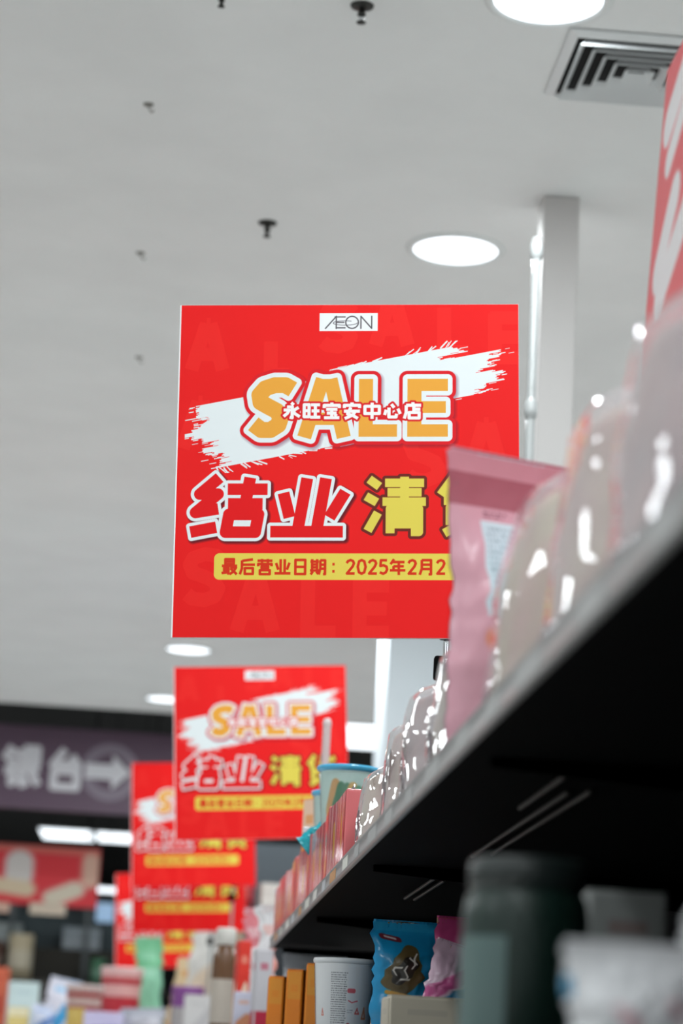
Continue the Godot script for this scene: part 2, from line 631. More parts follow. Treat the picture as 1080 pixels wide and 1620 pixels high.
# ---------------------------------------------------------------- the room
func make_room() -> void:
	var white = mats["plaster"]
	var black = mats["black_ceiling"]
	structure("floor", slab(Vector3(16.4, 0.2, 42.4)), mats["floor_tile"], Vector3(0, -0.1, -15.0))
	structure("ceiling", slab(Vector3(16.4, 0.12, 19.2)), white, Vector3(0, CEIL + 0.06, -3.4))
	structure("ceiling_rear", slab(Vector3(16.4, 0.12, 23.4)), black, Vector3(0, 3.66, -24.5))
	structure("trim_1", slab(Vector3(16.4, 0.75, 0.06)), black, Vector3(0, 3.26, -13.02))
	structure("wall_back", slab(Vector3(16.4, 3.7, 0.2)), plain(Color(0.86, 0.87, 0.87), 0.8), Vector3(0, 1.85, 6.1))
	structure("wall_left", slab(Vector3(0.2, 3.7, 42.4)), plain(Color(0.86, 0.87, 0.87), 0.8), Vector3(-8.1, 1.85, -15.0))
	structure("wall_right", slab(Vector3(0.2, 3.7, 42.4)), plain(Color(0.86, 0.87, 0.87), 0.8), Vector3(8.1, 1.85, -15.0))
	structure("wall_far", slab(Vector3(16.4, 3.7, 0.2)), plain(Color(0.13, 0.14, 0.15), 0.8), Vector3(0, 1.85, -36.1))
	# slim boxed pipe and a square pillar, both up to the ceiling
	var c := structure("trim_2", rbox(Vector3(0.078, CEIL, 0.078), 0.004), plain(Color(0.78, 0.765, 0.76), 0.7), Vector3(0.748, CEIL / 2, -4.9))
	c.name = "trim_2"
	structure("trim_3", rbox(Vector3(0.42, CEIL, 0.42), 0.01), plain(Color(0.78, 0.81, 0.83), 0.7), Vector3(0.99, CEIL / 2, -9.2))


func make_ceiling_fittings() -> void:
	# sprinkler heads
	var dark := mat("sprinkler_metal", Color(0.20, 0.20, 0.19), 0.45, 0.6)
	for s in [[0.128, -5.17, "dark sprinkler head on the ceiling above the front sale sign"], [0.243, -4.0, "dark sprinkler head with a shiny bulb beside the square air vent"], [-0.008, -4.0, "dark sprinkler head set apart from the vent"]]:
		var t = thing("sprinkler_head", s[2], "sprinkler", Vector3(s[0], CEIL, s[1]), 0.0, "")
		t.scale = Vector3.ONE * (0.65 if s[0] < 0.0 else 0.88)
		part(t, "flange", lathe([[0.0001, -0.008], [0.014, -0.008], [0.023, -0.004], [0.024, 0.0]], 20), dark)
		part(t, "stem", lathe([[0.006, -0.006], [0.006, -0.016], [0.009, -0.018], [0.009, -0.022], [0.005, -0.024]], 14), dark)
		part(t, "bulb", lathe([[0.0001, -0.036], [0.004, -0.034], [0.006, -0.030], [0.004, -0.025], [0.002, -0.023]], 12), mats["chrome"] if s[0] > 0.2 else dark)
		part(t, "deflector", lathe([[0.0001, -0.040], [0.010, -0.039], [0.010, -0.037], [0.0001, -0.036]], 14), dark)
	# four-way air vent
	var v = thing("ceiling_air_vent", "square white ceiling air vent with nested slanted vanes", "vent", Vector3(0.775, CEIL, -4.17))
	var wm := plain(Color(0.86, 0.87, 0.875), 0.5)
	part(v, "duct_shade_plate", slab(Vector3(0.27, 0.004, 0.27)), plain(Color(0.05, 0.055, 0.06), 0.9), Vector3(0, -0.003, 0))  # dark plate stands in for the shade inside the duct
	part(v, "frame", square_ring(0.152, 0.135, -0.004, -0.012), wm)
	for k in 5:
		var r := 0.128 - 0.025 * k
		part(v, "vane", square_ring(r, r - 0.013, -0.022, -0.005), wm)
	# small nylon hooks left from older hanging signs
	for s in [[-0.14, -4.536, "tiny pale ceiling hook farthest from the front sale sign"], [-0.16, -5.445, "tiny grey ceiling hook level with the second downlight"], [-0.168, -6.309, "tiny grey ceiling hook nearest the edge of the front sign"]]:
		var t = thing("ceiling_hook", s[2], "hook", Vector3(s[0], CEIL, s[1]))
		var hm := plain(Color(0.50, 0.49, 0.47), 0.6)
		part(t, "cap", lathe([[0.0001, -0.004], [0.009, -0.003], [0.011, 0.0]], 14), hm)
		part(t, "loop", tube([Vector3(0, -0.003, 0), Vector3(0.003, -0.012, 0), Vector3(0.008, -0.017, 0), Vector3(0.012, -0.012, 0)], 0.0016, 6), hm)


func square_ring(outer: float, inner: float, y_out: float, y_in: float) -> ArrayMesh:
	var pts := []
	var uvs := []
	for prof in [[outer, y_out], [inner, y_in], [inner, y_in + 0.002], [outer, y_out + 0.002], [outer, y_out]]:
		var row := []
		var ur := []
		for i in 5:
			var a := PI / 4 + PI / 2 * i
			row.append(Vector3(cos(a) * prof[0] * sqrt(2.0), prof[1], sin(a) * prof[0] * sqrt(2.0)))
			ur.append(Vector2(i / 4.0, 0))
		pts.append(row)
		uvs.append(ur)
	var m := grid(pts, uvs)
	var st := SurfaceTool.new()
	st.create_from(m, 0)
	st.deindex()
	st.set_smooth_group(-1)
	var mdt := st.commit()
	var arr := mdt.surface_get_arrays(0)
	var vs: PackedVector3Array = arr[Mesh.ARRAY_VERTEX]
	var flat := SurfaceTool.new()
	flat.begin(Mesh.PRIMITIVE_TRIANGLES)
	for i in range(0, vs.size(), 3):
		var n := -(vs[i + 1] - vs[i]).cross(vs[i + 2] - vs[i]).normalized()
		for j in 3:
			flat.set_normal(n)
			flat.add_vertex(vs[i + j])
	return flat.commit()


# ---------------------------------------------------------------- the shelf unit
func make_shelf_unit() -> void:
	var z0 := 0.3
	var z1 := -4.86
	var L := z0 - z1
	var zc := (z0 + z1) / 2
	var steel = mats["black_steel"]
	var t = thing("shelf_unit", "long black steel shop shelf unit running along the aisle", "shelf", Vector3(SHELF_X, 0, zc))
	# local: x from the front edge into the shelf, z along the aisle
	part(t, "upper_shelf", slab(Vector3(0.40, 0.018, L)), steel, Vector3(0.20, 1.253, 0))
	part(t, "lower_shelf", slab(Vector3(0.51, 0.022, L)), steel, Vector3(0.165, LOW_TOP - 0.011, 0))
	part(t, "bottom_shelf", slab(Vector3(0.51, 0.03, L)), steel, Vector3(0.165, 0.6, 0))
	part(t, "plinth", slab(Vector3(0.51, 0.14, L)), steel, Vector3(0.165, 0.07, 0))
	part(t, "back_panel", slab(Vector3(0.02, 1.26, L)), steel, Vector3(0.43, 0.63, 0))
	for k in 6:
		var z := L / 2 - 0.12 - k * (L - 0.16) / 5.0
		part(t, "upright", slab(Vector3(0.03, 1.26, 0.05)), steel, Vector3(0.405, 0.63, z))
		part(t, "bracket", wedge(0.38, 0.035, 0.006), steel, Vector3(0.40, 1.244, z))
	# short grey strips put in for light streaks on the shelf underside
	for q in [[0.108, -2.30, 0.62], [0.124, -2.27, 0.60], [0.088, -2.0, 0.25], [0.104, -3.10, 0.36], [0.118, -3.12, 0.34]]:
		part(t, "streak_strip", rbox(Vector3(0.004, 0.004, q[2]), 0.0015), mat("streak_grey", Color(0.27, 0.26, 0.25), 0.5, 0.4), Vector3(q[0], 1.241, q[1] - zc))
	# price rail along the front lip, with tags
	part(t, "price_rail", rail(L), mats["grey_plastic"], Vector3(0, 1.244, 0))
	part(t, "price_rail", rail(L), mats["grey_plastic"], Vector3(-0.09, LOW_TOP - 0.022, 0))
	var cols := [Color(0.86, 0.85, 0.82), Color(0.80, 0.58, 0.38), Color(0.78, 0.78, 0.80), Color(0.88, 0.86, 0.84)]
	for k in 26:
		var z := L / 2 - 0.25 - k * 0.185 - rng.randf_range(0, 0.05)
		part(t, "price_tag", slab(Vector3(0.0006, 0.015, 0.06 + 0.02 * (k % 3))), plain(cols[k % 4] if k > 15 else Color(0.68, 0.68, 0.68), 0.6), Vector3(-0.0046, 1.253, z))


func wedge(long: float, high: float, thick: float) -> ArrayMesh:
	# cantilever bracket: deep at the back (x = 0), shallow at the front (x = -long)
	var st := SurfaceTool.new()
	st.begin(Mesh.PRIMITIVE_TRIANGLES)
	var p := [Vector2(0, 0), Vector2(-long, 0), Vector2(-long, -0.008), Vector2(0, -high)]
	var h := thick / 2
	for s in [-1.0, 1.0]:
		for q in ([[0, 1, 2], [0, 2, 3]] if s > 0 else [[0, 2, 1], [0, 3, 2]]):
			for i in q:
				st.set_normal(Vector3(0, 0, s))
				st.add_vertex(Vector3(p[i].x, p[i].y, s * h))
	for i in 4:
		var a: Vector2 = p[i]
		var b: Vector2 = p[(i + 1) % 4]
		var n := Vector3(b.y - a.y, a.x - b.x, 0).normalized()
		var c := [Vector3(a.x, a.y, h), Vector3(b.x, b.y, h), Vector3(b.x, b.y, -h), Vector3(a.x, a.y, -h)]
		for j in [0, 1, 2, 0, 2, 3]:
			st.set_normal(n)
			st.add_vertex(c[j])
	return st.commit()


func rail(L: float) -> ArrayMesh:
	# shallow C-shaped label holder
	var prof := [Vector2(0.0, -0.001), Vector2(-0.004, -0.001), Vector2(-0.0062, 0.0012), Vector2(-0.0042, 0.0035), Vector2(-0.0042, 0.016), Vector2(-0.0062, 0.0185), Vector2(-0.004, 0.021), Vector2(0.0, 0.021)]
	var pts := []
	var uvs := []
	for s in [-0.5, 0.5]:
		var row := []
		var ur := []
		for i in prof.size():
			row.append(Vector3(prof[i].x, prof[i].y, s * L))
			ur.append(Vector2(i / 7.0, s))
		pts.append(row)
		uvs.append(ur)
	return grid(pts, uvs)


# ---------------------------------------------------------------- sale signs
func make_signs() -> void:
	var face := printed("poster_print", poster(1024), 0.5)
	face.metallic_specular = 0.3
	var side = mats["foam_board"]
	var pink := plain(Color(0.85, 0.05, 0.45), 0.5)
	# centre, yaw, roll, foot height, label
	sale_sign(Vector3(0.192, 1.745, -2.94), -7.0, 2.4, UP_TOP, 0.135, face, side, "red sale poster board on the shelf, partly behind a pink pouch")
	sale_sign(Vector3(0.216, 1.78, -6.0), 0.0, 4.4, 0.0, 0.15, face, side, "red sale poster board standing just past the end of the shelf unit")
	sale_sign(Vector3(0.085, 1.838, -8.5), -3.0, 4.0, 1.08, 0.155, face, pink, "red sale poster board with a magenta edge beside the purple sign")
	sale_sign(Vector3(0.09, 1.726, -9.3), 0.0, 3.5, 1.08, 0.1, face, side, "red sale poster board mostly hidden behind the magenta-edged one")
	sale_sign(Vector3(0.0, 1.67, -11.4), 0.0, 3.8, 1.08, 0.1, face, side, "lowest red sale poster board, right above the pile of snacks")
	# the board beside the near bags: red lightened for its glossy sheen, broad white strokes
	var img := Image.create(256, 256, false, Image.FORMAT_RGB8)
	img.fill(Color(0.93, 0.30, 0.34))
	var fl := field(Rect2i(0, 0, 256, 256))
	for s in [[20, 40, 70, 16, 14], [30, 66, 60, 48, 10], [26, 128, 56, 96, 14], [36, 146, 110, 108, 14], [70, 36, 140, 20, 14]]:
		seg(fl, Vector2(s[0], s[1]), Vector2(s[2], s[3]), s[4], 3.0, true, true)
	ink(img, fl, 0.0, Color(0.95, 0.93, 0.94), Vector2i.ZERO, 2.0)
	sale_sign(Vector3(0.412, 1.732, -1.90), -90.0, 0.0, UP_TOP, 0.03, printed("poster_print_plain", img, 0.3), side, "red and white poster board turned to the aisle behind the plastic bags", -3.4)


func sale_sign(c: Vector3, yaw: float, roll: float, foot: float, off: float, face: Material, side: Material, label: String, lean := 0.0) -> void:
	var t = thing("sale_sign", label, "sign", Vector3(c.x, foot, c.z), 0.0, "sale poster boards")
	var s := 0.432
	var b := Basis.from_euler(Vector3(0, deg_to_rad(yaw), 0)) * Basis.from_euler(Vector3(deg_to_rad(lean), 0, deg_to_rad(roll)))
	var up := Vector3(0, c.y - foot, 0)
	var board := part(t, "board", slab(Vector3(s, s, 0.005)), side)
	board.transform = Transform3D(b, up)
	var f := part(board, "printed_face", quad(s - 0.0006, s - 0.0006), face, Vector3(0, 0, 0.0029))
	f.set_meta("label", "printed red sale poster")
	# chrome stand behind the board
	var px := 0.016 if yaw < -45.0 else off
	var pz := off if yaw < -45.0 else -0.012 - off * sin(deg_to_rad(yaw))
	var top := c.y - foot - 0.05
	part(t, "pole", tube([Vector3(px, 0.006, pz), Vector3(px, top, pz)], 0.0045, 10), mats["chrome"])
	part(t, "foot_plate", rbox(Vector3(0.05, 0.006, 0.06), 0.002), mats["black_steel"], Vector3(px, 0.003, pz))
	part(t, "clamp", rbox(Vector3(0.022, 0.03, 0.014), 0.003), mats["black_steel"], Vector3(px - 0.004, c.y - foot - s / 2 - 0.03, pz + 0.002))
	part(t, "clip", rbox(Vector3(0.02, 0.05, 0.006), 0.002), mats["black_steel"], Vector3(px, c.y - foot - s / 2 + 0.03, pz + 0.004))


# ---------------------------------------------------------------- goods: makers
func blank(w: int, h: int, c: Color) -> Image:
	var im := Image.create(w, h, false, Image.FORMAT_RGB8)
	im.fill(c)
	return im


func blob(im: Image, pts: Array, hw: float, c: Color, soft := 1.5) -> void:
	# a thick painted stroke through pts (pixels)
	var fl := field(Rect2i(0, 0, im.get_width(), im.get_height()))
	for i in pts.size() - 1:
		seg(fl, pts[i], pts[i + 1], hw, 3.0, true, true)
	ink(im, fl, 0.0, c, Vector2i.ZERO, soft)


func fine_print(im: Image, r: Rect2i, c: Color, line := 4) -> void:
	# columns of unreadable small type
	var y := r.position.y
	while y < r.end.y - 1:
		var x := r.position.x
		while x < r.end.x - 2:
			var w := rng.randi_range(1, 4)
			im.fill_rect(Rect2i(x, y, mini(w, r.end.x - x), maxi(1, line / 2)), c)
			x += w + rng.randi_range(1, 2)
		y += line


func two_tone(c1: Color, c2: Color, kind: int) -> Image:
	var im := blank(64, 96, c1)
	match kind % 4:
		0: blob(im, [Vector2(18, 62), Vector2(46, 50)], 15, c2)
		1: im.fill_rect(Rect2i(0, 0, 64, 26), c2)
		2: blob(im, [Vector2(4, 96), Vector2(60, 30)], 11, c2)
		3: im.fill_rect(Rect2i(0, 60, 64, 22), c2)
	im.fill_rect(Rect2i(14, 12, 36, 7), c1.lerp(c2, 0.5))
	fine_print(im, Rect2i(16, 84, 32, 9), c1.lerp(Color(0.15, 0.15, 0.2), 0.55), 3)
	return im


func bag(called: String, label: String, at: Vector3, turn: float, w: float, h: float, t: float, m: Material, sd: int, group := "", stand := 0.0, crumple := 0.004, waist := 0.07) -> Node3D:
	var o = thing(called, label, "bag", at, turn, group)
	part(o, "body", pillow(w, h, t, sd, crumple, stand, 14.0, waist), m)
	part(o, "top_seal", crimp(w * 0.97, h * 0.05), m, Vector3(0, h * 0.965, 0))
	return o


func carton(called: String, label: String, at: Vector3, turn: float, size: Vector3, c1: Color, c2: Color, kind := 0) -> Node3D:
	var o = thing(called, label, "box", at, turn)
	part(o, "body", rbox(size, 0.003), plain(c1, 0.45), Vector3(0, size.y / 2, 0))
	var f := printed("carton_print_%s_%s_%d" % [c1.to_html(false), c2.to_html(false), kind], two_tone(c1, c2, kind), 0.45)
	part(o, "printed_panel", quad(size.x - 0.006, size.y - 0.006), f, Vector3(0, size.y / 2, size.z / 2 + 0.0004))
	part(o, "printed_panel", quad(size.z - 0.006, size.y - 0.006), f, Vector3(-size.x / 2 - 0.0004, size.y / 2, 0), Vector3(0, -PI / 2, 0))
	part(o, "top_flap", rbox(Vector3(size.x * 0.96, 0.0012, size.z * 0.5), 0.0005), plain(c1, 0.45), Vector3(0, size.y + 0.0004, size.z * 0.22))
	return o


func tub(called: String, label: String, category: String, at: Vector3, r: float, h: float, c1: Color, c2: Color) -> Node3D:
	var o = thing(called, label, category, at)
	part(o, "body", lathe([[0.0001, 0.0], [r * 0.74, 0.0], [r * 0.76, 0.004], [r * 0.94, h * 0.9], [r * 0.96, h * 0.94]], 32), plain(c1, 0.4))
	part(o, "printed_band", lathe([[r * 0.826, h * 0.34], [r * 0.896, h * 0.62]], 32), plain(c2, 0.4))
	part(o, "printed_band", lathe([[r * 0.932, h * 0.78], [r * 0.952, h * 0.86]], 32), plain(c2, 0.4))
	part(o, "lid", lathe([[r * 0.95, h * 0.93], [r, h * 0.94], [r, h * 0.97], [r * 0.97, h], [0.0001, h]], 32), plain(c1.lerp(Color.WHITE, 0.3), 0.4))
	return o


func tin(called: String, label: String, at: Vector3, r: float, h: float, c1: Color, c2: Color) -> Node3D:
	var o = thing(called, label, "tin", at)
	part(o, "body", lathe([[0.0001, 0.0], [r * 0.97, 0.0], [r * 0.97, h * 0.8]], 32), plain(c1, 0.35))
	part(o, "paper_band", lathe([[r * 0.978, h * 0.25], [r * 0.978, h * 0.65]], 32), plain(c2, 0.5))
	part(o, "lid", lathe([[r * 0.96, h * 0.78], [r, h * 0.79], [r, h * 0.97], [r * 0.97, h], [0.0001, h]], 32), plain(c1, 0.3))
	return o


func jar(called: String, label: String, at: Vector3, r: float, h: float, c1: Color, c2: Color) -> Node3D:
	var o = thing(called, label, "jar", at)
	part(o, "body", lathe([[0.0001, 0.0], [r * 0.9, 0.0], [r, 0.006], [r, h * 0.74], [r * 0.93, h * 0.80], [r * 0.74, h * 0.84], [r * 0.72, h * 0.88]], 32), plain(c1, 0.1))
	part(o, "label_band", lathe([[r * 1.006, h * 0.22], [r * 1.006, h * 0.58]], 32), plain(c2.lerp(c1, 0.3), 0.5))
	part(o, "lid", lathe([[r * 0.7, h * 0.86], [r * 0.8, h * 0.865], [r * 0.8, h * 0.985], [r * 0.76, h], [0.0001, h]], 32), plain(c2, 0.35))
	return o


# ---------------------------------------------------------------- goods on the upper shelf
func make_upper_goods() -> void:
	# clear wrapped bags of pale sweets along the front of the shelf
	var fill := []
	for c in [[Color("#b9af94"), Color("#c9a29c")], [Color("#bf9a95"), Color("#aca48a")], [Color("#9f9092"), Color("#bda09c")], [Color("#b8908c"), Color("#c8baa0")]]:
		var m := mat("sweets_%d" % fill.size(), Color.WHITE, 0.6)
		m.albedo_texture = mottle(31 + fill.size(), 0.012, c[0], c[1])
		m.uv1_triplanar = true
		m.uv1_scale = Vector3.ONE * 4.0
		fill.append(m)
	# distance along the aisle, height
	var spots := [[-0.80, 0.190], [-1.04, 0.190], [-1.28, 0.200], [-1.52, 0.210], [-1.76, 0.218], [-2.20, 0.150], [-2.44, 0.152], [-2.68, 0.150], [-2.915, 0.126]]
	var tell := ["plump", "squat", "slumped", "bulging", "tallest", "puffed", "creased", "low", "small"]
	for k in spots.size():
		var h: float = spots[k][1]
		var o = thing("sweets_bag", "%s clear plastic bag of pale sweets on the upper shelf" % tell[k], "bag", Vector3(0.284 if k < 8 else 0.262, UP_TOP, spots[k][0]), -PI / 2 + 0.03 * sin(k * 1.7), "clear bags of sweets on the upper shelf")
		part(o, "film", pillow(0.234 if k < 8 else 0.2, h, 0.12 if k < 8 else 0.08, 40 + k, 0.007, 0.94, 0.6, 0.03, 0.24), mats["milky_film"] if k % 2 else mats["clear_film"], Vector3.ZERO, Vector3(-0.14, 0, 0))
		part(o, "sweets", pillow(0.222 if k < 8 else 0.186, h * 0.90, 0.108 if k < 8 else 0.07, 40 + k, 0.006, 0.94, 0.6, 0.03, 0.22), fill[k % 4], Vector3(0, 0.003, 0), Vector3(-0.14, 0, 0))
		part(o, "top_seal", crimp(0.22 if k < 8 else 0.19, h * 0.09), mats["milky_film"], Vector3(0, h * 0.95 * cos(0.14), -h * 0.95 * sin(0.14)), Vector3(-0.14, 0, 0))
	# pink stand-up pouch in front of the sign
	var im := blank(160, 300, Color("#cf9ca9"))
	im.fill_rect(Rect2i(0, 0, 160, 20), Color("#c98d99"))
	im.fill_rect(Rect2i(0, 20, 160, 34), Color("#a4606c"))
	fine_print(im, Rect2i(30, 58, 22, 7), Color("#7c4a58"), 4)
	im.fill_rect(Rect2i(27, 68, 66, 96), Color("#c6d6de"))
	fine_print(im, Rect2i(31, 74, 58, 84), Color("#8fa4b0"), 6)
	blob(im, [Vector2(40, 186), Vector2(66, 172)], 12, Color("#e2875f"), 8.0)
	var pm := printed("pink_pouch_print", im, 0.22)
	var p = bag("pink_pouch", "tall pink stand-up pouch with a pale text panel before the sign", Vector3(0.287, UP_TOP, -1.985), 0.42, 0.166, 0.256, 0.05, pm, 91, "", 0.9, 0.003, 0.11)
	part(p, "tear_notch", rbox(Vector3(0.003, 0.004, 0.003), 0.001), plain(Color("#8c5560"), 0.5), Vector3(-0.074, 0.228, 0.0))
	# low red packets standing edge to edge towards the far end
	var rt := blank(96, 80, Color("#e8646a"))
	for q in [[6, "#eaa7a6", 5], [20, "#e06a68", 4], [34, "#f0cfc8", 4], [52, "#d8434c", 7], [70, "#f1b8b4", 5], [86, "#e46a5c", 3]]:
		blob(rt, [Vector2(q[0], -4), Vector2(q[0], 84)], q[2], Color(q[1]), 4.0)
	blob(rt, [Vector2(56, 30), Vector2(62, 56)], 9, Color("#eeb24e"), 4.0)
	var rm := printed("red_packet_print", rt, 0.16)
	for k in 13:
		var z := -3.10 - 0.135 * k
		var o = thing("red_packet", "low red and pink striped packet in the upper shelf's front row", "packet", Vector3(0.230, UP_TOP, z), -PI / 2 + 0.04 * sin(k * 2.3), "red packets in a row on the upper shelf")
		var ph := 0.094 + 0.003 * (k % 3)
		part(o, "body", rbox(Vector3(0.131, ph, 0.021), 0.003), plain(Color("#e2767a"), 0.25), Vector3(0, ph / 2, 0))
		part(o, "printed_panel", quad(0.126, ph - 0.004), rm, Vector3(0, ph / 2, 0.0108))
		part(o, "top_seal", crimp(0.130, 0.006), mats["clear_film"], Vector3(0, ph, 0))
	# tapered clear cups with blue rims and leafy print
	for q in [[0.268, -3.68, 0.0475, 0.203, "clear tapered cup with blue rim and leafy print"], [0.282, -4.06, 0.046, 0.208, "clear tapered cup with blue rim behind the leafy one"]]:
		var o = thing("snack_cup", q[4], "cup", Vector3(q[0], UP_TOP, q[1]))
		var r: float = q[2]
		var h: float = q[3]
		var cm := blank(256, 128, Color("#bcd9d2"))
		var greens := [Color("#3f8f63"), Color("#2f7a52"), Color("#56a37a"), Color("#c99a58"), Color("#d8b268"), Color("#7d7364"), Color("#357f58")]
		for i in 34:
			var c := Vector2((i * 53) % 256, 22 + (i * 37) % 92)
			blob(cm, [c, c + Vector2(7, -14), c + Vector2(11, -24)], 6.0 if i % 3 else 8.0, greens[i % 7])
		part(o, "body", lathe([[0.0001, 0.0], [r * 0.55, 0.0], [r * 0.57, 0.003], [r * 0.92, h * 0.95]], 36), printed("leafy_cup_print", cm, 0.15))
		part(o, "rim", lathe([[r * 0.91, h * 0.945], [r, h * 0.955], [r * 1.03, h * 0.975], [r * 1.0, h * 0.99], [r * 0.9, h * 0.985]], 36), plain(Color("#4fb2dc"), 0.15))
		part(o, "lid_film", lathe([[r * 0.94, h * 0.985], [r * 0.5, h * 0.995], [0.0001, h]], 36), plain(Color("#7cc8e6"), 0.12))
		part(o, "sleeve", lathe([[r * 0.62, 0.012], [r * 0.945, h * 0.94]], 36), mats["clear_acrylic"])
	carton("snack_box", "slim orange box with a peach side behind the blue-rimmed cups", Vector3(0.286, UP_TOP, -4.38), 0.5, Vector3(0.078, 0.228, 0.05), Color("#f08a2a"), Color("#f6d0b4"), 1)
	var tm := mat("teal_foil", Color("#22b4c4"), 0.18)
	wrinkled(tm, 0.7, 14.0)
	var tp = thing("candy_packet", "small crumpled teal foil packet lying on the red packets", "packet", Vector3(0.206, 1.343, -3.72), 0.2)
	tp.rotation = Vector3(-0.35, 0.25, -0.95)
	part(tp, "body", pillow(0.034, 0.056, 0.018, 151, 0.004), tm)
	part(tp, "top_seal", crimp(0.032, 0.005), tm, Vector3(0, 0.055, 0))
	# thin dividers clipped to the front lip
	for q in [[-3.9, 0.128, "thin clear shelf divider rod beside the teal packet"], [-4.79, 0.092, "thin white shelf divider with a clip at the far end"]]:
		var d = thing("shelf_divider", q[2], "divider", Vector3(0.2235, UP_TOP, q[0]))
		part(d, "rod", tube([Vector3(0, 0.0, 0), Vector3(0, q[1], 0)], 0.0016, 8), plain(Color(0.88, 0.88, 0.9), 0.3))
		part(d, "clip", rbox(Vector3(0.012, 0.010, 0.008), 0.002), plain(Color(0.9, 0.9, 0.92), 0.3), Vector3(-0.002, q[1] - 0.004, 0))
		part(d, "foot", rbox(Vector3(0.006, 0.004, 0.03), 0.001), plain(Color(0.88, 0.88, 0.9), 0.3), Vector3(0, 0.002, 0))
	var rod = thing("display_rod", "short pale rod standing among the red packets", "rod", Vector3(0.289, UP_TOP, -4.6))
	part(rod, "tube", tube([Vector3(0, 0.004, 0), Vector3(0, 0.40, 0)], 0.0078, 14), plain(Color(0.80, 0.72, 0.72), 0.3))
	part(rod, "cap", lathe([[0.0082, 0.395], [0.0086, 0.40], [0.006, 0.408], [0.0001, 0.41]], 14), plain(Color(0.82, 0.76, 0.76), 0.3))
	part(rod, "foot", rbox(Vector3(0.04, 0.004, 0.04), 0.001), plain(Color(0.80, 0.72, 0.72), 0.3), Vector3(0, 0.002, 0))
	# polished display pole standing on the shelf behind the sign
	var pole = thing("display_pole", "tall glossy pale metal pole standing behind the front sale sign", "pole", Vector3(0.602, 0, -4.2))
	part(pole, "tube", tube([Vector3(0, UP_TOP + 0.004, 0), Vector3(0, 2.53, 0)], 0.0085, 18), mat("pale_gloss", Color(0.68, 0.69, 0.69), 0.22, 0.2))
	part(pole, "foot_plate", rbox(Vector3(0.05, 0.006, 0.06), 0.002), mats["black_steel"], Vector3(0, UP_TOP + 0.003, 0))
	for yy in [2.505, 2.2]:
		part(pole, "coupling", lathe([[0.008, yy - 0.02], [0.0115, yy - 0.012], [0.0125, yy], [0.0115, yy + 0.012], [0.008, yy + 0.02]], 18), mat("pale_gloss", Color(0.68, 0.69, 0.69), 0.22, 0.2))


